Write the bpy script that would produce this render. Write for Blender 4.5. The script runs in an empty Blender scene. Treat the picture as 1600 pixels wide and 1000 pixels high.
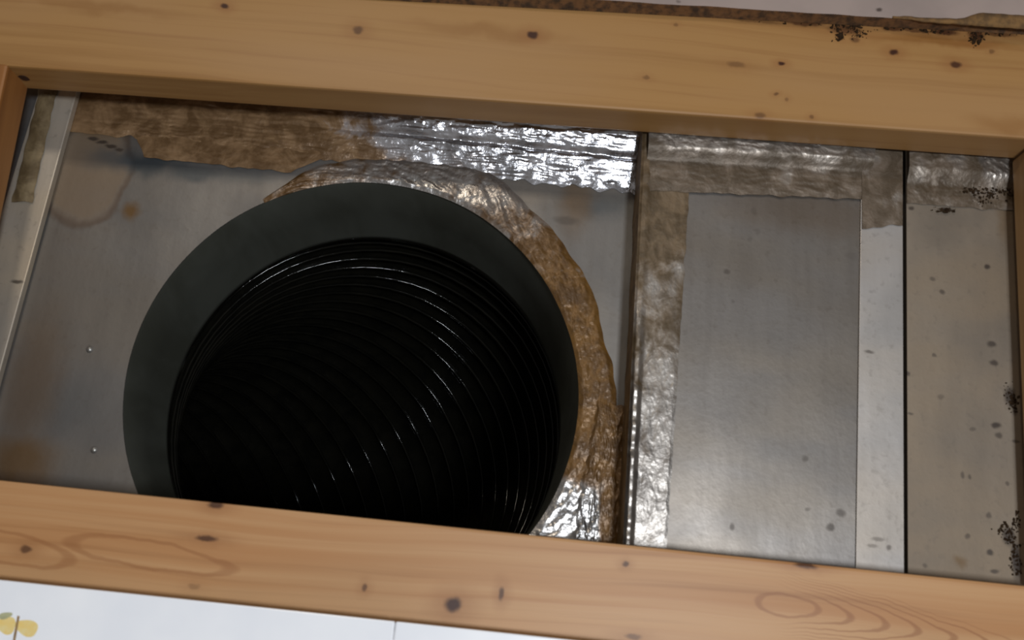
import bpy, bmesh, math, random
from mathutils import Vector, Matrix, noise
random.seed(7)
scn = bpy.context.scene
C = scn.collection

# ------------------------------------------------------------------ camera
# world: the wall lies in XZ, the face of the planks at Y = 0, the opening goes back along +Y. Metres.
F_PX, CAM = 1480.0, Vector((0.0, -0.37, 0.0))
def camera_axes():
    n = Vector((745-800, 940-500, F_PX)).normalized()          # world +Y in (right, down, forward)
    s = 0.091
    k = -(n.x + n.y*s)/n.z
    a = Vector((1, s, k)); a -= n*a.dot(n); a.normalize()      # world +X
    u = a.cross(n)                                             # world +Z
    return Matrix(((a.x, n.x, u.x), (a.y, n.y, u.y), (a.z, n.z, u.z)))
M = camera_axes()
cam = bpy.data.objects.new('camera', bpy.data.cameras.new('camera'))
C.objects.link(cam)
cam.data.sensor_width = 36; cam.data.lens = F_PX/1600*36
cam.data.clip_start = 0.01
R3 = Matrix((M[0], -M[1], -M[2])).transposed()
cam.matrix_world = Matrix.Translation(CAM) @ R3.to_4x4()
cam.data.dof.use_dof = True; cam.data.dof.focus_distance = 0.60; cam.data.dof.aperture_fstop = 18   # focused into the duct
scn.camera = cam
def P(px, py, Y):
    """the point of the plane at depth Y that the photograph shows at (px, py)"""
    d = M.transposed() @ Vector((px-800, py-500, F_PX))
    return CAM + d*((Y-CAM.y)/d.y)

# ------------------------------------------------------------------ light
w = bpy.data.worlds.new('world'); scn.world = w; w.use_nodes = True
w.node_tree.nodes['Background'].inputs[0].default_value = (1.0, 0.94, 0.88, 1)
w.node_tree.nodes['Background'].inputs[1].default_value = 0.19
def area(name, loc, target, sx, sy, power, col):
    l = bpy.data.lights.new(name, 'AREA'); l.shape = 'RECTANGLE'; l.size = sx; l.size_y = sy
    l.energy = power; l.color = col
    o = bpy.data.objects.new(name, l); C.objects.link(o); o.location = loc
    o.rotation_euler = (Vector(target)-Vector(loc)).to_track_quat('-Z', 'Y').to_euler()
    return o
area('room_lamp', (0.21, -0.85, -0.09), (0, 0, 0.06), 0.10, 0.10, 5.4, (0.90, 0.95, 1.0))
area('ceiling_lamp', (-0.30, -1.3, 0.9), (0, 0.2, 0.05), 0.12, 0.12, 3.4, (1.0, 0.88, 0.72))
scn.view_settings.view_transform = 'Standard'; scn.view_settings.look = 'None'
scn.view_settings.gamma = 1; scn.view_settings.use_curve_mapping = False
scn.view_settings.exposure = 0.0

# ------------------------------------------------------------------ shader helpers
def lin(r, g, b):
    f = lambda c: (c/255/12.92) if c/255 <= .04045 else ((c/255+.055)/1.055)**2.4
    return (f(r), f(g), f(b), 1)
class G:
    def __init__(s, name):
        s.m = bpy.data.materials.new(name); s.m.use_nodes = True
        s.t = s.m.node_tree; s.b = s.t.nodes['Principled BSDF']
        s.tc = s.t.nodes.new('ShaderNodeTexCoord')
        s.co = s.tc.outputs['Object']
    def n(s, typ, ins=(), **kw):
        nd = s.t.nodes.new(typ)
        for k, v in kw.items(): setattr(nd, k, v)
        for k, v in (ins.items() if isinstance(ins, dict) else enumerate(ins)):
            s.put(nd.inputs[k], v)
        return nd
    def put(s, sock, v):
        if isinstance(v, bpy.types.NodeSocket): s.t.links.new(v, sock)
        elif v is not None: sock.default_value = v
    def math(s, op, *a, clamp=False): return s.n('ShaderNodeMath', a, operation=op, use_clamp=clamp).outputs[0]
    def vmath(s, op, *a): return s.n('ShaderNodeVectorMath', a, operation=op).outputs[0]
    def mapr(s, v, a, b, c=0.0, d=1.0, smooth=True):
        nd = s.n('ShaderNodeMapRange', (v, a, b, c, d)); nd.interpolation_type = 'SMOOTHSTEP' if smooth else 'LINEAR'
        return nd.outputs[0]
    def mix(s, f, a, b, blend='MIX'):
        nd = s.t.nodes.new('ShaderNodeMix'); nd.data_type = 'RGBA'; nd.blend_type = blend
        s.put(nd.inputs[0], f); s.put(nd.inputs[6], a); s.put(nd.inputs[7], b)
        return nd.outputs[2]
    def noise(s, scale=(1, 1, 1), sc=1.0, detail=4, rough=.55, dist=0.0, co=None, off=(0, 0, 0)):
        v = s.vmath('MULTIPLY', co or s.co, scale); v = s.vmath('ADD', v, off)
        nd = s.n('ShaderNodeTexNoise', {'Vector': v, 'Scale': sc, 'Detail': detail, 'Roughness': rough, 'Distortion': dist})
        return nd.outputs[0]
    def warped(s, amp, sc):
        nd = s.n('ShaderNodeTexNoise', {'Vector': s.co, 'Scale': sc, 'Detail': 3.0})
        return s.vmath('ADD', s.co, s.vmath('MULTIPLY', s.vmath('SUBTRACT', nd.outputs[1], (.5, .5, .5)), (amp, amp, amp)))
    def dist(s, co, c, r):
        """distance from c in units of the radii r = (rx, rz), in the XZ plane"""
        v = s.vmath('MULTIPLY', s.vmath('SUBTRACT', co, (c[0], 0, c[1])), (1/r[0], 0, 1/r[1]))
        return s.n('ShaderNodeVectorMath', (v,), operation='LENGTH').outputs[1]
    def spots(s, co, lst, soft=.5):
        out = None
        for (x, z, rx, rz, k) in lst:
            m = s.math('MULTIPLY', s.mapr(s.dist(co, (x, z), (rx, rz)), 1-soft, 1+soft, 1.0, 0.0), k)
            out = m if out is None else s.math('MAXIMUM', out, m)
        return out
    def bump(s, h, strength, d):
        nd = s.n('ShaderNodeBump', {'Strength': strength, 'Distance': d, 'Height': h})
        s.put(s.b.inputs['Normal'], nd.outputs[0])
    def set(s, **kw):
        for k, v in kw.items(): s.put(s.b.inputs[k.replace('_', ' ')], v)
        return s.m
# the shader coordinates below are world XZ; each object has its own origin, so spots are given relative to it
def rel(pts, org, Y):
    """(px, py, radius_x_px, radius_y_px, strength) -> metres relative to an origin"""
    k = (Y-CAM.y)/F_PX
    out = []
    for (px, py, rx, ry, st) in pts:
        p = P(px, py, Y)-org
        out.append((p.x, p.z, rx*k, ry*k, st))
    return out

# ------------------------------------------------------------------ mesh helpers
def obj(name, verts, faces, mat, parent=None, origin=None, smooth=False, kind=None, label=None):
    vs = [Vector(v) for v in verts]
    if origin is None:
        lo = Vector([min(v[i] for v in vs) for i in range(3)]); hi = Vector([max(v[i] for v in vs) for i in range(3)])
        origin = (lo+hi)/2
    origin = Vector(origin)
    me = bpy.data.meshes.new(name)
    me.from_pydata([v-origin for v in vs], [], faces); me.update()
    if mat: me.materials.append(mat)
    if smooth: me.polygons.foreach_set('use_smooth', [True]*len(me.polygons))
    o = bpy.data.objects.new(name, me); C.objects.link(o)
    if parent:
        o.parent = parent
        wp = Vector(parent.location); q = parent.parent
        while q: wp += Vector(q.location); q = q.parent
        o.location = origin-wp
    else: o.location = origin
    if kind: o['kind'] = kind
    if label: o['label'] = label
    return o
def fix_normals(o):
    bm = bmesh.new(); bm.from_mesh(o.data); bmesh.ops.recalc_face_normals(bm, faces=bm.faces); bm.to_mesh(o.data); bm.free()
def tag(o, label, cat, group=None):
    o['label'] = label; o['category'] = cat
    if group: o['group'] = group
    return o
def bevel(o, wd, seg=2):
    bm = bmesh.new(); bm.from_mesh(o.data)
    bmesh.ops.recalc_face_normals(bm, faces=bm.faces)
    bmesh.ops.bevel(bm, geom=list(bm.edges), offset=wd, segments=seg, profile=.6, affect='EDGES')
    bm.to_mesh(o.data); bm.free()
def prism(name, front, y0, y1, mat, parent=None, bev=0.0, back=None, **kw):
    """polygon of XZ points between depths y0 and y1"""
    n = len(front); back = back or front
    v = [(p[0], y0, p[1]) for p in front]+[(p[0], y1, p[1]) for p in back]
    f = [tuple(range(n)), tuple(range(2*n-1, n-1, -1))]+[(i, i+n, (i+1) % n+n, (i+1) % n) for i in range(n)]
    o = obj(name, v, f, mat, parent, **kw)
    if bev: bevel(o, bev)
    else: fix_normals(o)
    return o
def xz(px, py, Y):
    p = P(px, py, Y); return (p.x, p.z)
def line(a, b, x):
    """pixel y on the line a-b at pixel x"""
    return a[1]+(b[1]-a[1])*(x-a[0])/(b[0]-a[0])
def centre(pts, y0, y1):
    return Vector(((min(p[0] for p in pts)+max(p[0] for p in pts))/2, (y0+y1)/2, (min(p[1] for p in pts)+max(p[1] for p in pts))/2))
def fbm(p, octv=4, ridged=False):
    a, s, t = 1.0, 0.0, 0.0
    for i in range(octv):
        q = noise.noise(p)
        s += a*((1-2*abs(q)) if ridged else q); t += a
        p = p*2.07+Vector((3.1, 1.7, 9.2)); a *= .52
    return s/t
def sstep(a, b, x):
    t = max(0, min(1, (x-a)/(b-a))); return t*t*(3-2*t)

# ------------------------------------------------------------------ materials
def wood(name, org, Y, knots=(), dark=(), rings=None, pale=(172, 128, 80), deep=(150, 100, 54), seed=0.0, vertical=False):
    g = G(name)
    st = (1.6, 60, 75) if not vertical else (75, 60, 1.6)
    st2 = (5, 220, 300) if not vertical else (300, 220, 5)
    wob = g.noise((5, 5, 14), 1.0, 2, off=(seed, 0, 0))
    co = g.vmath('ADD', g.co, g.n('ShaderNodeCombineXYZ', (0.0 if not vertical else wob, 0.0, wob if not vertical else 0.0)).outputs[0])
    co = g.vmath('ADD', g.co, g.vmath('MULTIPLY', g.vmath('SUBTRACT', co, g.co), (.012, 0, .012)))
    a = g.noise(st, 1.0, 5, .6, .6, co=co, off=(seed, seed*2, 0))
    b = g.noise(st2, 1.0, 3, .6, 0, co=co, off=(0, seed, 5))
    big = g.noise((6, 6, 22) if not vertical else (22, 6, 6), 1.0, 3, .5, off=(seed*3, 0, 0))
    col = g.mix(g.mapr(a, .38, .68), lin(*pale), lin(*deep))
    col = g.mix(g.math('MULTIPLY', g.mapr(b, .5, .75), .34), col, lin(120, 74, 36))
    col = g.mix(g.math('MULTIPLY', g.mapr(big, .42, .7), .45), col, lin(158, 122, 84))
    if rings:
        for (cx, cz, rx, rz, ph, reach, right) in rings:
            sep = g.n('ShaderNodeSeparateXYZ', (g.warped(.0045, 55),)).outputs
            dx = g.math('SUBTRACT', sep[0], cx)
            dz = g.math('ADD', g.math('SUBTRACT', sep[2], cz), g.math('MULTIPLY', dx, .09))   # the grain follows the plank
            d = g.n('ShaderNodeVectorMath', (g.n('ShaderNodeCombineXYZ', (g.math('DIVIDE', dx, rx), 0.0, g.math('DIVIDE', dz, rz))).outputs[0],), operation='LENGTH').outputs[1]
            wv = g.math('SINE', g.math('ADD', g.math('MULTIPLY', d, 6.2832), ph))
            mk = g.math('MULTIPLY', g.math('MULTIPLY', g.mapr(wv, .55, 1.0), g.mapr(d, .35, .55)), g.mapr(d, reach*.8, reach, .5 if right else .4, 0.0))
            if right:                                      # tongues of grain nested to the right of the oval
                lv = g.math('ADD', g.math('DIVIDE', dx, rx), g.math('POWER', g.math('DIVIDE', g.math('ABSOLUTE', dz), rz*1.15), 2.0))
                w2 = g.math('SINE', g.math('ADD', g.math('MULTIPLY', g.math('POWER', lv, .97), 6.2832), ph))
                m2_ = g.math('MULTIPLY', g.mapr(w2, .5, 1.0), g.math('MULTIPLY', g.mapr(lv, 1.4, 1.7), g.mapr(lv, 6.5, 8.5, .55, 0.0)))
                mk = g.math('MAXIMUM', mk, g.math('MULTIPLY', m2_, g.mapr(dx, -rx*.8, rx*1.5)))
            col = g.mix(mk, col, lin(126, 76, 40))
    if dark:
        col = g.mix(g.spots(g.warped(.010, 60), rel(dark, org, Y), .8), col, lin(124, 80, 34))
    if knots:
        k = rel(knots, org, Y)
        halo = g.spots(g.warped(.003, 150), [(x, z, rx*2.6, rz*2.2, .45*s_) for x, z, rx, rz, s_ in k], .9)
        col = g.mix(halo, col, lin(128, 78, 40))
        col = g.mix(g.spots(g.warped(.0022, 260), k, .45), col, lin(58, 28, 14))
    g.bump(a, .25, .0006)
    return g.set(Base_Color=col, Roughness=.46, Specular_IOR_Level=.35)

def sheet(name, org, Y, base=(150, 146, 142), specks=(), stains=(), blue=(), rust=(), rough=.40, metal=.75, seed=0.0, streak=1.0, stain_col=(116, 94, 68)):
    g = G(name)
    a = g.noise((14, 14, 9), 1.0, 4, .6, .4, off=(seed, 0, 0))
    b = g.noise((160, 160, 14), 1.0, 3, .6, 0, off=(0, 0, seed))
    c = g.noise((300, 300, 300), 1.0, 2, .6, 0)
    dk = tuple(int(x*.84) for x in base); wm = (base[0], int(base[1]*.965), int(base[2]*.90))
    col = g.mix(g.mapr(a, .36, .66), lin(*base), lin(*dk))
    col = g.mix(g.math('MULTIPLY', g.mapr(g.noise((9, 9, 20), 1, 3, off=(seed, 3, 1)), .4, .65), .6), col, lin(*wm))
    col = g.mix(g.math('MULTIPLY', g.mapr(b, .35, .75), .16*streak), col, lin(90, 84, 80))
    col = g.mix(g.math('MULTIPLY', g.mapr(c, .55, .75), .22), col, lin(96, 88, 80))
    mt = None
    if stains:
        wco = g.warped(.016, 45)
        ls = rel(stains, org, Y)
        for (x, z, rx, rz, s_) in ls:
            d = g.dist(wco, (x, z), (rx, rz))
            body = g.math('MULTIPLY', g.mapr(d, .75, 1.05, 1.0, 0.0), .75*s_)
            rim = g.math('MULTIPLY', g.math('MULTIPLY', g.mapr(d, .82, .97), g.mapr(d, .98, 1.1, 1.0, 0.0)), .55*s_)
            col = g.mix(body, col, lin(*stain_col)); col = g.mix(rim, col, lin(84, 58, 34))
            mt = body if mt is None else g.math('MAXIMUM', mt, body)
    if blue:
        m = g.spots(g.warped(.012, 70), rel(blue, org, Y), .8); col = g.mix(m, col, lin(62, 70, 76))
    if rust:
        m = g.spots(g.warped(.008, 110), rel(rust, org, Y), .7); col = g.mix(m, col, lin(104, 78, 44))
    sk = None
    if specks:
        sk = g.spots(g.warped(.002, 240), rel(specks, org, Y), .5); col = g.mix(sk, col, lin(56, 46, 38))
    met = metal
    for m in (mt, sk):
        if m is not None: met = g.math('MULTIPLY', g.math('SUBTRACT', 1.0, m), met, clamp=True)
    r = g.mapr(a, .3, .7, rough-.05, rough+.09)
    g.bump(g.math('ADD', g.noise((7, 7, 7), 1, 2, off=(seed, 1, 0)), g.math('MULTIPLY', c, .012)), .35, .012)
    return g.set(Base_Color=col, Metallic=met, Roughness=r)

def foil(name, silver=(205, 205, 208), stain=(126, 92, 48), rough=.24, seed=0.0, bump=.8):
    g = G(name)
    at = g.n('ShaderNodeAttribute', attribute_name='stain').outputs['Fac']
    a = g.noise((90, 90, 90), 1.0, 4, .65, .5, off=(seed, 0, 0))
    b = g.noise((420, 420, 420), 1.0, 3, .6, 0)
    sil = g.mix(g.mapr(a, .35, .7), lin(*silver), lin(*[int(x*.72) for x in silver]))
    brn = g.mix(g.mapr(a, .35, .65), lin(*stain), lin(int(stain[0]*.72), int(stain[1]*.69), int(stain[2]*.63)))
    f = g.mapr(g.math('ADD', at, g.math('MULTIPLY', g.math('SUBTRACT', a, .5), 1.1)), .28, .72)
    col = g.mix(f, sil, brn)
    met = g.math('SUBTRACT', .92, g.math('MULTIPLY', f, .66))
    r = g.math('ADD', rough, g.math('MULTIPLY', f, .12))
    g.bump(g.math('ADD', a, g.math('MULTIPLY', b, .35)), bump, .0011)
    return g.set(Base_Color=col, Metallic=met, Roughness=r)

def plain(name, col, rough=.6, metal=0.0, nscale=120, namp=.25, bumpd=.0004, col2=None):
    g = G(name)
    a = g.noise((1, 1, 1), nscale, 4)
    c2 = col2 or tuple(int(x*(1-namp)) for x in col)
    g.bump(a, .4, bumpd)
    return g.set(Base_Color=g.mix(g.mapr(a, .35, .7), lin(*col), lin(*c2)), Roughness=rough, Metallic=metal)

# ------------------------------------------------------------------ key lines of the photograph (pixels)
LP_TOP = ((0, 750), (1600, 915))            # lower plank, upper front edge
LP_BOT = ((0, 906), (800, 990))             # lower plank, where the tiles begin
UP_ARR = ((0, 102), (1600, 216))            # upper plank, lower front arris
UP_TOP = ((540, 0), (1600, 57))             # upper plank, where the wallboard begins
X0, X1 = -1300, 2900                         # the planks run on past the frame

# ------------------------------------------------------------------ wall_lower with tiles
YT = -0.012
ta, tb = LP_BOT[0], LP_BOT[1]
wl = []
for x in (X0, X1): wl.append(xz(x, line(ta, tb, x)+1.5, -.006))
wl_poly = [wl[0], wl[1], (wl[1][0], wl[0][1]-.42), (wl[0][0], wl[0][1]-.42)]
plaster = plain('plaster', (206, 200, 190), .8)
wall_l = prism('wall_lower', wl_poly, -.006, -.0002, plaster); wall_l['kind'] = 'structure'
gt = G('white_glazed_tile')
gt.bump(gt.noise((18, 18, 18), 1, 2), .12, .002)
tile_m = gt.set(Base_Color=gt.mix(gt.mapr(gt.noise((30, 30, 30), 1, 3), .3, .7), lin(236, 238, 243), lin(228, 231, 238)), Roughness=.22, Specular_IOR_Level=.4)
seam = [-1240, -620-0, 0, 620, 1240, 1860]
def tile(pa, pb, row):
    # joint direction follows the wall's upright
    def corner(px):
        p = P(px, line(ta, tb, px), YT); return Vector((p.x, p.z))
    A, B = corner(pa), corner(pb)
    d = (B-A).normalized(); nrm = Vector((d.y, -d.x))
    gap = .00025; h = .148
    A = A+d*gap+nrm*(row*(h+.0016)); B = B-d*gap+nrm*(row*(h+.0016))
    q = [A, B, B+nrm*h, A+nrm*h]
    o = prism('tile', [tuple(v) for v in q], YT, -.0062, tile_m, wall_l, bev=.0005)
    return o
step = 618-(-10)
tiles = []
for row in (0, 1, 2):
    for k in range(-2, 5):
        t = tile(-6+k*624, -6+(k+1)*624, row)
        tiles.append(t)
        if row == 0 and k == 0: tile_flower = t
        if row == 0 and k == -1: tile_left = t
grout_m = plain('pale_grout', (214, 215, 220), .8)
for k in range(-1, 5):
    x = -6+k*624; c = P(x, line(ta, tb, x)+2.2, YT); e = c+Vector((0, 0, -.44))
    prism('grout', [(c.x-.001, c.z), (c.x+.001, c.z), (e.x+.001, e.z), (e.x-.001, e.z)], YT+.0004, -.0061, grout_m, wall_l)
# flower print: yellow petals and a stem printed on the tile's corner, at the left edge of the frame
petal_m = plain('yellow_glaze', (226, 196, 120), .25, 0, 260, .10, .0001, (222, 206, 150))
petal2_m = plain('olive_glaze', (176, 176, 140), .25, 0, 260, .1, .0001)
stem_m = plain('brown_glaze', (150, 122, 84), .25, 0, 260, .15, .0001)
def blob(name, cx, cy, rx, ry, rot, mat, parent, lift, n=22):
    v = []
    for i in range(n):
        t = 2*math.pi*i/n
        r = 1+.10*math.sin(3*t+cx)
        x, y = rx*r*math.cos(t), ry*r*math.sin(t)
        p = P(cx+x*math.cos(rot)-y*math.sin(rot), cy+x*math.sin(rot)+y*math.cos(rot), YT-lift)
        v.append((p.x, p.z))
    return prism(name, v, YT-lift, YT+.0001, mat, parent)
blob('petal', 42, 981, 18, 13, .25, petal_m, tile_flower, .00012)
blob('petal', 10, 977, 15, 14, -.1, petal_m, tile_flower, .00010)
blob('petal', 8, 962, 11, 5, -.25, petal2_m, tile_flower, .00016)
v = [xz(*q, YT) for q in ((27.5, 962), (31, 963), (25, 996), (22, 1012), (19, 1011), (21.5, 994))]
prism('stem', v, YT-.0002, YT+.0001, stem_m, tile_flower)

# ------------------------------------------------------------------ wall_upper: painted wallboard with a ragged lower edge
YW = -0.0065
gw = G('grey_wallboard')
wcol = gw.mix(gw.mapr(gw.noise((22, 22, 22), 1, 4), .35, .7), lin(150, 134, 127), lin(136, 122, 116))
up0 = P(1300, 10, YW)
gw.bump(gw.noise((160, 160, 160), 1, 3), .3, .0006)
wb_front, wb_back = [], []
N = 320
for i in range(N+1):
    px = X0+(X1-X0)*i/N
    y = line((940, 0), (1600, 41), px)
    y += 2.0*fbm(Vector((px*.012, 2.0, 0)), 3)
    if 1500 < px < 1620: y -= 11*math.sin(math.pi*(px-1500)/120)**.7
    a = P(px, y, YW); b = P(px, line(UP_TOP[0], UP_TOP[1], px)-3, -.0003)
    wb_front.append((a.x, a.z)); wb_back.append((b.x, b.z))
topz = wb_front[0][1]+.30
fr = wb_front+[(wb_front[-1][0], topz), (wb_front[0][0], topz)]
bk = wb_back+[(wb_back[-1][0], topz), (wb_back[0][0], topz)]
worg = centre(fr+bk, YW, -.0003)
wcol = gw.mix(gw.spots(gw.warped(.002, 240), rel([(1373, 15, 6, 4, .9), (1060, 3, 4, 3, .5)], worg, YW), .5), wcol, lin(60, 48, 42))
board_m = gw.set(Base_Color=wcol, Roughness=.75)
wall_u = prism('wall_upper', fr, YW, -.0003, board_m, back=bk, origin=worg); wall_u['kind'] = 'structure'
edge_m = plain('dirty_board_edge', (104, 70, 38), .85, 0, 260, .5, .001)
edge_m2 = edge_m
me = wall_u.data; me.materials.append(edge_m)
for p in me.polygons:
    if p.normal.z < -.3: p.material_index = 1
# torn paper curl at the right
tear_m = plain('torn_board_paper', (120, 88, 48), .85, 0, 200, .3, .0006)
tv, tf = [], []
NT = 40
for i in range(NT+1):
    px = 1395+235*i/NT
    t = i/NT
    top = line((940, 0), (1600, 41), px)-4-13*sstep(.40, .60, t)*sstep(1.05, .9, t)-4*fbm(Vector((px*.03, 0, 3)), 3)
    bot = line((940, 0), (1600, 41), px)+4*sstep(0, .3, t)+2*fbm(Vector((px*.06, 7, 3)), 3)
    for j in range(4):
        f = j/3
        Y = YW-.0005-.0009*math.sin(math.pi*f)*math.sin(math.pi*t)
        tv.append(P(px, top+(bot-top)*f, Y))
for i in range(NT):
    for j in range(3): tf.append((i*4+j, i*4+j+1, i*4+j+5, i*4+j+4))
tp = obj('torn_paper', tv, tf, tear_m, wall_u, smooth=True, label='tan torn paper edge of the wallboard')
tp.modifiers.new('thick', 'SOLIDIFY').thickness = .0004

# ------------------------------------------------------------------ the timber round the opening
DEP = 0.0195
def plank(name, pts_px, mat_fn, y1=DEP, bev=.0012):
    poly = [xz(*q, 0) for q in pts_px]
    org = centre(poly, 0, y1)
    return prism(name, poly, 0, y1, mat_fn(org), None, bev=bev, origin=org)
# the dark knot on the underside of the upper plank, near its left end
kc = P(37, 123, .0095); kz = P(37, line(*UP_ARR, 37), 0).z
knot_m = plain('dark_knot', (58, 30, 16), .6)
kv = [Vector((kc.x+.0021*math.cos(i*.5236)*(1+.2*math.sin(i*2)), kc.y+.0022*math.sin(i*.5236), kz-h)) for h in (.00035, -.0012) for i in range(12)]
kf = [tuple(range(12)), tuple(range(23, 11, -1))]+[(i, i+12, (i+1) % 12+12, (i+1) % 12) for i in range(12)]
KNOT = (kv, kf, knot_m)
kn_low = [(337, 789, 10, 6, .9), (323, 841, 15, 4.5, .85), (41, 858, 8, 5, .75), (708, 945, 12, 10, 1), (783, 928, 4.5, 9, .8), (570, 918, 4, 6, .7), (977, 881, 5, 4, .8), (1258, 884, 17, 4, .85), (303, 917, 8, 4, .3), (990, 995, 12, 4, .6)]
def m_low(o):
    r = rel([(1230, 947, 48, 16, 1), (235, 868, 120, 20, 1), (10, 855, 96, 22, 1)], o, 0)
    rings = [(*r[0][:4], 1.57, 1.5, True), (*r[1][:4], 1.57, 1.7, False), (*r[2][:4], 1.57, 1.5, False)]
    return wood('pine_lower', o, 0, kn_low, (), rings, (180, 139, 97), (166, 119, 76), 2.0)
lowp = plank('wooden_plank', [(X0, line(*LP_TOP, X0)), (X1, line(*LP_TOP, X1)), (X1, line(*LP_BOT, X1)+22), (X0, line(*LP_BOT, X0)+22)], m_low)
tag(lowp, 'pale pine plank along the bottom of the opening, above the white tiles', 'plank')
kn_up = [(351, 10, 7, 5, 1), (560, 47, 9, 8, .7), (832, 55, 9, 7, 1), (1221, 99, 6, 4, 1), (1397, 82, 8, 6, 1), (1494, 101, 10, 6, .9), (1010, 121, 6, 4, .45), (1188, 180, 9, 5, .55), (1150, 101, 14, 6, .4), (1213, 147, 4, 3, .6), (1268, 183, 4, 4, .5), (37, 123, 8, 6, 1), (1056, 38, 4, 3, .4), (1230, 155, 3, 4, .4), (1550, 80, 5, 4, .5), (1255, 36, 34, 6, .8), (1320, 46, 28, 10, .75), (1395, 44, 18, 6, .85), (1475, 50, 24, 6, .9), (1526, 55, 14, 10, .9), (1336, 62, 8, 6, .6), (1313, 58, 6, 6, .7), (1430, 48, 40, 4, .7), (1180, 32, 50, 4, .5), (1560, 54, 30, 4, .7)]
dk_up = [(760, 50, 120, 12, .45), (150, 12, 130, 10, .4), (1480, 66, 110, 9, .7), (1580, 195, 60, 14, .45), (90, 118, 60, 10, .25)]
upp = plank('wooden_plank', [(X0, line(*UP_ARR, X0)), (X1, line(*UP_ARR, X1)), (X1, line(*UP_TOP, X1)-34), (X0, line(*UP_TOP, X0)-34)],
            lambda o: wood('pine_upper', o, 0, kn_up, dk_up, None, (156, 117, 70), (139, 100, 55), 5.0))
fix_normals(obj('knot', *KNOT, upp, label='dark brown knot'))
tag(upp, 'long knotty pine plank along the top of the opening, mouldy at its right', 'plank')
lb = plank('wooden_board', [(13, 99), (-160, 900), (-420, 860), (-260, 80)],
           lambda o: wood('pine_left', o, 0, (), (), None, (150, 100, 52), (128, 82, 40), 9.0, True))
tag(lb, 'brown upright board at the left edge of the opening', 'board')
# its top stops under the upper plank: keep both clear of each other
rbp = [(1618, 221), (1652, 914), (1900, 940), (1860, 240)]
rb = plank('wooden_board', rbp, lambda o: wood('pine_right', o, 0, (), (), None, (172, 138, 94), (150, 116, 74), 13.0, True))
tag(rb, 'shadowed upright board at the right edge beside the stained beige panel', 'board')

# ------------------------------------------------------------------ collar circle
Y1 = 0.045                                        # panel with the round hole
e_c = P(552.5, 609, Y1); RAD = .1007
YC = 0.115                                        # inner end of the collar
i_c = P(572, 657.5, YC)
print('hole centre', e_c, 'inner centre', i_c)
# panel 1: annular mesh between the hole and its outline
out_px = [(122, 100), (1030, 190), (990, 900), (-120, 860)]
outl = [Vector(xz(*q, Y1)) for q in out_px]
hc = Vector((e_c.x, e_c.z))
def ray(c, d, poly):
    best = None
    for i in range(len(poly)):
        a, b = poly[i], poly[(i+1) % len(poly)]
        e = b-a; den = d.x*e.y-d.y*e.x
        if abs(den) < 1e-12: continue
        t = ((a.x-c.x)*e.y-(a.y-c.y)*e.x)/den; s = ((a.x-c.x)*d.y-(a.y-c.y)*d.x)/den
        if t > 0 and -1e-6 <= s <= 1+1e-6: best = t if best is None else min(best, t)
    return best
angs = sorted([2*math.pi*i/120 for i in range(120)]+[math.atan2(q.y-hc.y, q.x-hc.x) % (2*math.pi) for q in outl])
NA = len(angs); NR = 6
pv, pf = [], []
rim_r = []
for a in angs:
    d = Vector((math.cos(a), math.sin(a))); T = ray(hc, d, outl)
    rr = RAD*(1+.006*fbm(Vector((d.x*1.5, d.y*1.5, 4)), 2)); rim_r.append(rr)
    T = max(T, rr+.001)
    for j in range(NR):
        f = j/(NR-1); q = hc+d*(rr+(T-rr)*f)
        pv.append((q.x, Y1, q.y))
for i in range(NA):
    for j in range(NR-1):
        k = (i+1) % NA
        pf.append((i*NR+j, i*NR+j+1, k*NR+j+1, k*NR+j))
org1 = Vector((hc.x, Y1, hc.y))
p1m = sheet('galvanised_stained', org1, Y1, (124, 121, 118),
            specks=[(140, 545, 5, 5, .6), (147, 703, 5, 5, .6), (146, 217, 9, 3.5, 1), (160, 223, 10, 3.5, 1), (174, 229, 10, 3.5, 1), (187, 234, 8, 3, .9), (885, 345, 20, 7, .5)],
            stains=[(138, 268, 70, 102, .8)],
            blue=[(225, 255, 60, 18, .9), (300, 268, 60, 14, .7), (175, 250, 40, 20, .6), (380, 275, 60, 14, .5), (100, 640, 60, 40, .25), (930, 320, 60, 18, .6)],
            rust=[(30, 720, 50, 40, .8), (50, 600, 40, 110, .4), (900, 310, 26, 60, .5), (205, 330, 12, 16, .9), (160, 190, 60, 26, .7)],
            rough=.45, metal=.7, seed=1.0)
panel1 = obj('duct_panel', pv, pf, p1m, None, origin=org1)
fix_normals(panel1)
tag(panel1, 'stained grey sheet metal panel with the large round duct hole', 'metal panel')
panel1.modifiers.new('thick', 'SOLIDIFY').thickness = .0007; panel1.modifiers['thick'].offset = 0

# collar tube, from the hole rim back to the duct
cm = G('dull_collar_metal')
ca = cm.noise((26, 8, 26), 1, 4, .6, .3)
cm.bump(ca, .2, .002)
collar_m = cm.set(Base_Color=cm.mix(cm.mapr(ca, .35, .68), lin(84, 86, 79), lin(68, 69, 61)), Metallic=.3, Roughness=.62)
cv, cf = [], []
NC = 120; prof = [(0.0, .0008, -.0003), (.04, -.0001, 0), (.5, 0, 0), (.93, 0, 0), (1.0, -.0006, 0), (1.0, .0012, 0), (.5, .0012, 0), (.06, .0012, 0)]
for i in range(NC):
    a = 2*math.pi*i/NC; d = Vector((math.cos(a), 0, math.sin(a)))
    rr = RAD*(1+.006*fbm(Vector((d.x*1.5, d.z*1.5, 4)), 2))-.0002
    for (t, dr, dy) in prof:
        c = e_c.lerp(i_c, t)
        r = rr*(1-t)+(RAD-.0004)*t
        cv.append(c+d*(r+dr)+Vector((0, dy, 0)))
np_ = len(prof)
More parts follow.
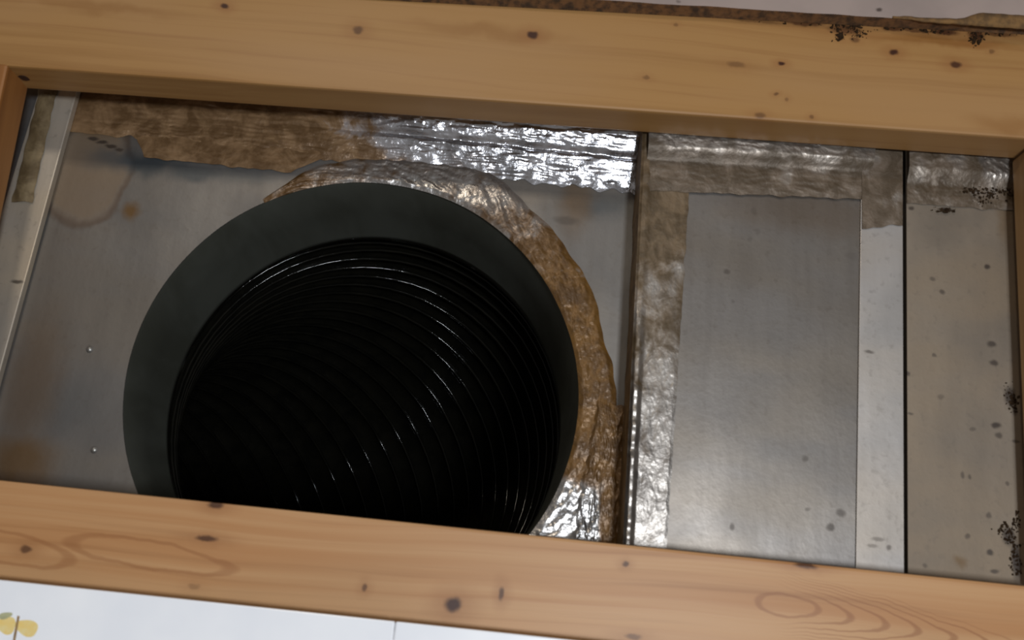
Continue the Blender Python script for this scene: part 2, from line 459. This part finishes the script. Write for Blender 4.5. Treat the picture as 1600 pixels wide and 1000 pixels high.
for i in range(NC):
    k = (i+1) % NC
    for j in range(np_-1): cf.append((i*np_+j, k*np_+j, k*np_+j+1, i*np_+j+1))
collar = obj('collar', cv, cf, collar_m, panel1, origin=e_c+Vector((0, .035, 0)), smooth=True, label='dark dull grey round collar inside the hole')
fix_normals(collar)
# small dimples / rivet heads on the panel
riv_m = plain('rivet_metal', (170, 168, 164), .35, .8)
for (x, y) in ((140, 546), (147, 703)):
    c = P(x, y, Y1-.0004); v, f = [], []
    for k, (r, h) in enumerate(((.0016, 0), (.0012, .0007), (.0004, .0010))):
        for i in range(10): v.append(c+Vector((r*math.cos(i*.6283), -h, r*math.sin(i*.6283))))
    for k in range(2):
        for i in range(10): f.append((k*10+i, k*10+(i+1) % 10, k*10+10+(i+1) % 10, k*10+10+i))
    f.append(tuple(range(20, 30)))
    obj('rivet', v, f, riv_m, panel1, smooth=True)

# ------------------------------------------------------------------ flexible duct
axis = (i_c-e_c).normalized()
pitch = .0112; RD = .1052
path = []; pos = i_c-axis*.010; d = axis.copy(); ds = pitch/10
turn_axis = Vector((-.48, 0, 1)).normalized()      # bends to the left and down
L, Ltot = 0.0, .62
BR = .17
while L < Ltot:
    path.append((pos.copy(), d.copy(), L))
    if L > .030 and L < .030+BR*1.45:
        d = Matrix.Rotation(ds/BR, 3, turn_axis) @ d
    pos = pos+d*ds; L += ds
def frame(d):
    z = Vector((0, 0, 1)); x = d.cross(z).normalized(); return x, x.cross(d).normalized()
fv, ff = [], []; ND = 128
ribv, ribf = [], []
for (p, d, l) in path:
    x, z = frame(d)
    for i in range(ND):
        a = 2*math.pi*i/ND
        ph = (l/pitch+i/ND) % 1.0
        bulge = abs(math.sin(math.pi*ph))               # film bellies out between the wire turns
        r = RD-.0024+.0026*(bulge**.75)
        r += .0006*fbm(Vector((math.cos(a)*9, math.sin(a)*9, l*45)), 3)
        fv.append(p+(x*math.cos(a)+z*math.sin(a))*r)
n = len(path)
for j in range(n-1):
    for i in range(ND):
        k = (i+1) % ND
        ff.append((j*ND+i, j*ND+k, (j+1)*ND+k, (j+1)*ND+i))
ff.append(tuple((n-1)*ND+i for i in range(ND)))
dm = G('black_duct_film')
da = dm.noise((60, 60, 60), 1, 4, .6, .4)
dm.bump(da, .25, .0012)
duct_m = dm.set(Base_Color=dm.mix(dm.mapr(da, .35, .7), lin(19, 18, 14), lin(11, 11, 9)), Roughness=.085, Specular_IOR_Level=.19)
duct = obj('flexible_duct', fv, ff, None, None, origin=i_c, smooth=True)
duct.data.materials.append(duct_m)
tag(duct, 'black ribbed flexible duct fitted behind the round collar', 'duct')
# wire spiral: thin tube along the inward ridge
wv, wf = [], []; NW = 6
turns = int((Ltot-.02)/pitch)
step_a = 60
cnt = 0
for q in range(turns*step_a):
    l = q/step_a*pitch+.004
    idx = min(len(path)-1, int(l/ds)); p, d, _ = path[idx]
    p = p+d*(l-idx*ds)
    x, z = frame(d)
    a = -2*math.pi*((l/pitch) % 1.0)
    rd = x*math.cos(a)+z*math.sin(a)
    c = p+rd*(RD-.0026)
    for i in range(NW):
        b = 2*math.pi*i/NW
        wv.append(c+(rd*math.cos(b)+d*math.sin(b))*.0010)
    cnt += 1
for q in range(cnt-1):
    for i in range(NW):
        k = (i+1) % NW
        wf.append((q*NW+i, q*NW+k, (q+1)*NW+k, (q+1)*NW+i))
wire = obj('wire_spiral', wv, wf, duct_m, duct, smooth=True)

# ------------------------------------------------------------------ foil tape patches
def patch(name, quad, Y, nu, nv, mat, parent, amp, stain, freq=(220, 220), ragged=(1, 1, 1, 1), prof=None, seed=0.0, rag=.0022, octv=4, label=None, ridge=1.0):
    """tape over a quad (TL, TR, BR, BL in pixels at depth Y); stain(u, v), prof(u, v) -> lift towards the room"""
    A, B, Cc, D = [P(*q, Y) for q in quad]
    v, f, st = [], [], []
    for j in range(nv+1):
        for i in range(nu+1):
            s, t = i/nu, j/nv
            p = (A*(1-s)+B*s)*(1-t)+(D*(1-s)+Cc*s)*t
            q = Vector((p.x*60+seed, p.z*60, seed))
            wgt = sstep(.75, 1, t)*ragged[2]-sstep(.25, 0, t)*ragged[0]
            p = p+Vector((0, 0, -1))*rag*wgt*noise.noise(Vector((p.x*160+seed, 0, seed)))
            wgt = sstep(.75, 1, s)*ragged[1]-sstep(.25, 0, s)*ragged[3]
            p = p+Vector((1, 0, 0))*rag*wgt*noise.noise(Vector((0, p.z*160+seed, seed+3)))
            e = min(1, min(s, 1-s)*12+.10, 1)*min(1, min(t, 1-t)*8+.10)
            h = fbm(Vector((p.x*freq[0]+seed*3, p.z*freq[1], seed)), octv, True)
            h = max(0, h+.35)
            lift = .00025+amp*h*e
            if prof: lift += prof(s, t)
            v.append((p.x, Y-lift, p.z)); st.append(stain(s, t))
    w_ = nu+1
    for j in range(nv):
        for i in range(nu): f.append((j*w_+i, (j+1)*w_+i, (j+1)*w_+i+1, j*w_+i+1))
    o = obj(name, v, f, mat, parent, smooth=True, label=label)
    at = o.data.attributes.new('stain', 'FLOAT', 'POINT'); at.data.foreach_set('value', st)
    return o
foil_a = foil('foil_tape_mixed', (214, 214, 220), (142, 113, 82), .20, 1.0, .5)
foil_b = foil('foil_tape_amber', (168, 165, 163), (108, 76, 32), .27, 4.0, .5)
foil_c = foil('foil_tape_dull', (164, 156, 148), (112, 98, 84), .38, 8.0, .5)
YA = Y1-.0005
patch('foil_tape', [(118, 120), (1010, 205), (996, 303), (104, 205)], YA, 420, 60, foil_a, panel1, .0009,
      lambda s, t: .95-.80*sstep(.36, .66, s)+.25*sstep(.5, 1, t)*(s < .75), (70, 420), (0, 0, 1, 1),
      lambda s, t: (.0105*max(0, min(1, (.92-t)/.80))-.0016*math.exp(-((t-.52)/.04)**2))*sstep(.25, .62, s), 2.0, .003, label='foil tape, brown stained at left and bright silver at right')
# lower left tongue of the same tape above the hole
patch('foil_tape', [(205, 190), (575, 215), (455, 270), (225, 246)], YA-.0004, 150, 40, foil_a, panel1, .0003,
      lambda s, t: 1.0, (90, 300), (1, 1, 1, 1), None, 5.0, .0012, label='amber stained foil tape')
# ring of tape round the right side of the hole
def ring(name, a0, a1, width, mat, amp, stain, na=420, nr=34, seed=0.0, label=None, Yb=YA-.0004):
    v, f, st = [], [], []
    for i in range(na+1):
        s = i/na; a = math.radians(a0+(a1-a0)*s)
        wd = width(s)*(1+.16*noise.noise(Vector((s*12, seed, 0)))+.08*noise.noise(Vector((s*43, seed, 2))))
        dx, dz = math.cos(a), math.sin(a)
        r0 = RAD*(1+.006*fbm(Vector((dx*1.5, dz*1.5, 4)), 2))-.0007
        for j in range(nr+1):
            t = j/nr; r = r0+wd*t
            x, z = hc.x+dx*r, hc.y+dz*r
            e = min(1, t*7+.15)*min(1, (1-t)*6+.06)*min(1, min(s, 1-s)*20)
            h = fbm(Vector((s*34+t*2.0+seed, t*3.2+s*16, seed)), 5, True)*.8+fbm(Vector((x*330, z*330, seed)), 3, True)*.4
            lift = .0003+amp*max(0, h+.3)*e
            v.append((x, Yb-lift, z)); st.append(stain(s, t, x, z))
    w_ = nr+1
    for i in range(na):
        for j in range(nr): f.append((i*w_+j, i*w_+j+1, (i+1)*w_+j+1, (i+1)*w_+j))
    o = obj(name, v, f, mat, panel1, smooth=True, label=label)
    fix_normals(o)
    at = o.data.attributes.new('stain', 'FLOAT', 'POINT'); at.data.foreach_set('value', st)
    return o
def ring_w(s):
    # degrees from the top (118) round the right to the bottom right (-62)
    return .0015+.0085*sstep(-.02, .11, s)+.009*sstep(.12, .3, s)+.002*math.sin(s*9)-.001*sstep(.45, .6, s)+.016*sstep(.72, 1, s)
ring('foil_tape', 122, -72, ring_w, foil_b, .0009,
     lambda s, t, x, z: .62-.2*sstep(.05, .2, s)*sstep(.4, .3, s)+.35*sstep(.36, .55, s)-1.1*sstep(.69, .76, s)*(1-.4*t), seed=11.0,
     label='crinkled amber foil tape round the collar')
# silver and amber tape filling the lower right corner between the hole and the seam
patch('foil_tape', [(935, 620), (990, 640), (985, 885), (884, 880)], YA-.0012, 80, 200, foil_b, panel1, .0008,
      lambda s, t: .9-1.2*sstep(.40, .75, t)*sstep(.62, .2, s)+.3*noise.noise(Vector((s*5, t*9, 2))), (260, 90), (1, 0, 0, 1), None, 17.0, .004, label='amber foil tape beside the seam')

# ------------------------------------------------------------------ left channel
YL = 0.0445
lch = bpy.data.objects.new('metal_channel', None); C.objects.link(lch); lch.location = P(40, 500, YL)
tag(lch, 'narrow grey metal channel at the far left beside the brown board', 'metal channel')
q = [xz(-20, 110, YL), xz(100, 118, YL), xz(-60, 800, YL), xz(-200, 790, YL)]
lm = sheet('galvanised_left', P(40, 300, YL), YL, (150, 148, 148), specks=[(28, 165, 14, 30, .5)], blue=[(60, 200, 30, 80, .5)], rough=.4, seed=3.0)
web = prism('web', q, YL, YL+.0008, lm, lch, origin=P(40, 300, YL))
YF = 0.0395
q = [xz(68, 118, YF), xz(126, 122, YF), xz(-66, 820, YF), xz(-146, 815, YF)]
lm2 = sheet('galvanised_flange', P(60, 300, YF), YF, (200, 190, 176), specks=[(26, 440, 9, 3, .9)], rough=.42, seed=6.0, metal=.55)
flg = prism('flange', q, YF, YF+.0040, lm2, lch, bev=.0005, origin=P(60, 300, YF), label='lighter raised edge')
foil_d = foil('foil_tape_beige', (150, 138, 116), (132, 114, 84), .5, 12.0, .2)
patch('foil_tape', [(64, 130), (92, 132), (50, 318), (19, 316)], YF-.0003, 24, 70, foil_d, lch, .0003,
      lambda s, t: .8+.2*s, (200, 70), (0, 1, 1, 1), lambda s, t: .0012*math.sin(math.pi*s), 21.0, .001, label='beige tape strip, folded')

# ------------------------------------------------------------------ middle panel with its folded left edge
Y2 = 0.0255
q = [xz(1007, 190, Y2), xz(1362, 215, Y2), xz(1352, 925, Y2), xz(972, 905, Y2)]
o2 = centre(q, Y2, Y2+.0008)
sp2 = [(1136, 424, 6, 5, .7), (1178, 330, 5, 8, .45), (1184, 362, 5, 6, .4), (1258, 716, 5, 5, .5), (1297, 824, 6, 6, .7), (1314, 801, 7, 6, .6), (1144, 823, 4, 5, .6), (1145, 470, 3, 3, .4), (1262, 796, 4, 3, .4), (1330, 400, 12, 8, .4), (1172, 374, 4, 5, .4)]
m2 = sheet('galvanised_middle', o2, Y2, (134, 129, 125), specks=sp2, rust=[(1270, 330, 130, 40, .35)], rough=.40, metal=.8, seed=7.0)
panel2 = prism('sheet_metal_panel', q, Y2, Y2+.0008, m2, None, origin=o2)
tag(panel2, 'plain grey sheet metal panel between the taped seam and light strip', 'metal panel')
fl_m = foil('foil_seam_side', (130, 116, 96), (124, 98, 62), .5, 15.0)
ea, eb = xz(1007, 190, Y2), xz(972, 905, Y2)
v, f = [], []
ns = 60
for j in range(ns+1):
    t = j/ns
    x, z = ea[0]+(eb[0]-ea[0])*t, ea[1]+(eb[1]-ea[1])*t
    for k in range(6):
        y = Y2-.0004+(Y1-.0012-Y2)*k/5
        wob = .0009*fbm(Vector((z*60, y*120, 2)), 3)
        v.append((x-.0004-wob*(0 < k), y, z))
for j in range(ns):
    for k in range(5): f.append((j*6+k, j*6+k+1, (j+1)*6+k+1, (j+1)*6+k))
sf = obj('side_flange', v, f, fl_m, panel2, smooth=True, label='brown folded side of the panel')
at = sf.data.attributes.new('stain', 'FLOAT', 'POINT'); at.data.foreach_set('value', [.75]*len(v))
patch('foil_tape', [(1004, 205), (1082, 212), (1040, 885), (972, 878)], Y2-.0004, 80, 420, foil('foil_tape_seam', (160, 154, 148), (108, 90, 68), .38, 18.0, .3), panel2, .00026,
      lambda s, t: .95-.35*sstep(.26, .36, t)-.40*sstep(.45, .8, t)+.25*noise.noise(Vector((t*14, s*3, 1))), (230, 110), (0, 1, 0, 0),
      lambda s, t: .0022*sstep(.26, .12, s)*sstep(.0, .06, s)*(.25+.75*sstep(.42, .6, t))*(1+.8*noise.noise(Vector((t*40, 0, 5)))), 25.0, .0008,
      label='foil tape down the seam, brown above and silver below')
patch('foil_tape', [(1012, 195), (1364, 222), (1358, 312), (1010, 298)], Y2-.0009, 240, 60, foil_c, panel2, .0004,
      lambda s, t: .35+.4*sstep(.25, .5, t)+.25*noise.noise(Vector((s*12, t*3, 4))), (90, 320), (0, 0, 1, 0),
      lambda s, t: .0035*sstep(.56, .34, t), 29.0, .001, label='dull foil tape along the top of the panel')
# ------------------------------------------------------------------ light metal strip
Y3 = 0.0244
q = [xz(1347, 205, Y3), xz(1410, 210, Y3), xz(1413, 930, Y3), xz(1337, 926, Y3)]
o3 = centre(q, Y3, Y3+.002)
m3 = sheet('galvanised_strip', o3, Y3, (184, 179, 176), specks=[(1358, 549, 8, 3, .7), (1372, 842, 10, 3, .45), (1389, 856, 4, 4, .6), (1364, 853, 8, 2.5, .4)], rough=.42, metal=.6, seed=11.0, streak=.5)
cleat = prism('metal_strip', q, Y3, Y3+.0008, m3, None, bev=.0002, origin=o3)
tag(cleat, 'light grey upright metal strip between the two plain panels', 'metal strip')
bk_m = plain('gap_shade_dark', (44, 38, 32), .7)  # shade of the gap beside the strip, put in as a dark sheet
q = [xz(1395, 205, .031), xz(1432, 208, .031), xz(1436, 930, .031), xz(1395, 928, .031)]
prism('gap_shade_sheet', q, .031, .0318, bk_m, cleat, label='dark sheet added behind the gap as its shade')
patch('foil_tape', [(1346, 215), (1410, 220), (1410, 352), (1347, 358)], Y3-.0003, 40, 70, foil_c, cleat, .0002,
      lambda s, t: .75+.3*noise.noise(Vector((s*4, t*5, 4))), (90, 120), (0, 0, 1, 0), None, 33.0, .0012, label='dull brown tape over the top of the strip')
# ------------------------------------------------------------------ right panel
Y4 = 0.0262
q = [xz(1416, 215, Y4), xz(1596, 228, Y4), xz(1616, 945, Y4), xz(1419, 925, Y4)]
o4 = centre(q, Y4, Y4+.0008)
sp4 = [(1543, 417, 6, 6, .8), (1457, 436, 6, 4, .5), (1472, 456, 6, 5, .6), (1549, 538, 9, 6, .7), (1553, 567, 8, 6, .7), (1417, 584, 5, 4, .6), (1460, 555, 4, 3, .5), (1557, 665, 9, 6, .85), (1560, 680, 7, 5, .6), (1423, 646, 5, 3, .5), (1520, 670, 5, 4, .4), (1503, 742, 4, 7, .5), (1515, 745, 3, 5, .5), (1545, 805, 5, 6, .5), (1512, 838, 5, 4, .5), (1547, 863, 6, 5, .7), (1470, 620, 6, 5, .35), (1424, 325, 6, 5, .7), (1480, 328, 14, 4, .9), (1554, 893, 8, 4, .6), (1588, 690, 7, 3, .6), (1575, 756, 4, 4, .5), (1446, 884, 4, 4, .4), (1578, 620, 10, 20, .75), (1586, 640, 6, 10, .7), (1577, 838, 12, 16, .7), (1588, 875, 9, 34, .8), (1540, 300, 34, 9, .7)]
sp4 = [(a, b, c*.85, d*.85, min(1, e*1.3)) for a, b, c, d, e in sp4]
m4 = sheet('galvanised_beige', o4, Y4, (138, 126, 112), specks=sp4, rust=[(1502, 879, 12, 8, .6), (1570, 330, 14, 60, .5)], rough=.5, metal=.45, seed=15.0, streak=.4)
panel4 = prism('sheet_metal_panel', q, Y4, Y4+.0008, m4, None, origin=o4)
tag(panel4, 'beige speckled metal panel at the far right with dark mould', 'metal panel')
patch('foil_tape', [(1416, 225), (1592, 240), (1588, 330), (1417, 318)], Y4-.0003, 150, 60, foil_c, panel4, .0005,
      lambda s, t: .7+.3*noise.noise(Vector((s*6, t*4, 14)))-.4*sstep(.5, .7, s)*sstep(.6, .4, t), (150, 220), (0, 1, 1, 0),
      lambda s, t: .003*sstep(.7, .4, t), 37.0, .0015, label='brown crumpled foil tape across the top of the beige panel')

# ------------------------------------------------------------------ mould growths (clumps of tiny bumps)
mould_m = plain('black_mould', (36, 25, 16), .95, 0, 500, .5, .0006, (56, 42, 28)); mould_m.node_tree.nodes['Principled BSDF'].inputs['Specular IOR Level'].default_value = .08
def mould(name, spots, Y, parent, count, rmin, rmax, label, proud=.0006):
    bm = bmesh.new()
    for i in range(count):
        cx, cy, sx, sy = random.choice(spots)
        p = P(random.gauss(cx, sx), random.gauss(cy, sy), Y)
        r = rmin+(rmax-rmin)*random.random()**2.2
        mt = Matrix.Translation((p.x, Y-proud*random.random()*.3, p.z)) @ Matrix.Rotation(random.random()*6, 4, 'Y') @ Matrix.Diagonal((r*random.uniform(.7, 1.7), r*.5, r*random.uniform(.6, 1.1), 1))
        bmesh.ops.create_icosphere(bm, subdivisions=1, radius=1, matrix=mt)
    v = [x.co.copy() for x in bm.verts]; f = [[w_.index for w_ in fc.verts] for fc in bm.faces]
    bm.free()
    return obj(name, v, f, mould_m, parent, smooth=True, kind='stuff', label=label)
mould('mould_growth', [(1255, 32, 25, 4), (1300, 36, 16, 5), (1325, 42, 14, 9), (1340, 50, 8, 7), (1392, 42, 12, 4), (1312, 56, 3, 4), (1475, 48, 16, 4), (1525, 52, 8, 8), (1522, 62, 4, 5), (1420, 45, 30, 3), (1215, 28, 30, 2), (1560, 52, 20, 2)], 0, upp, 420, .0002, .0010, 'black mould along the upper edge')
mould('mould_growth', [(1578, 618, 4, 9), (1585, 632, 4, 6), (1576, 835, 6, 8), (1584, 860, 5, 14), (1590, 885, 4, 12), (1568, 826, 6, 5), (1588, 815, 4, 10)], Y4, panel4, 260, .0002, .0008, 'brown black mould clumps')
mould('mould_growth', [(1520, 297, 10, 3), (1540, 302, 9, 4), (1555, 300, 8, 6), (1535, 313, 8, 4), (1575, 300, 6, 5), (1480, 329, 9, 2)], Y4-.0012, panel4, 200, .0002, .0008, 'dark mould on the tape')
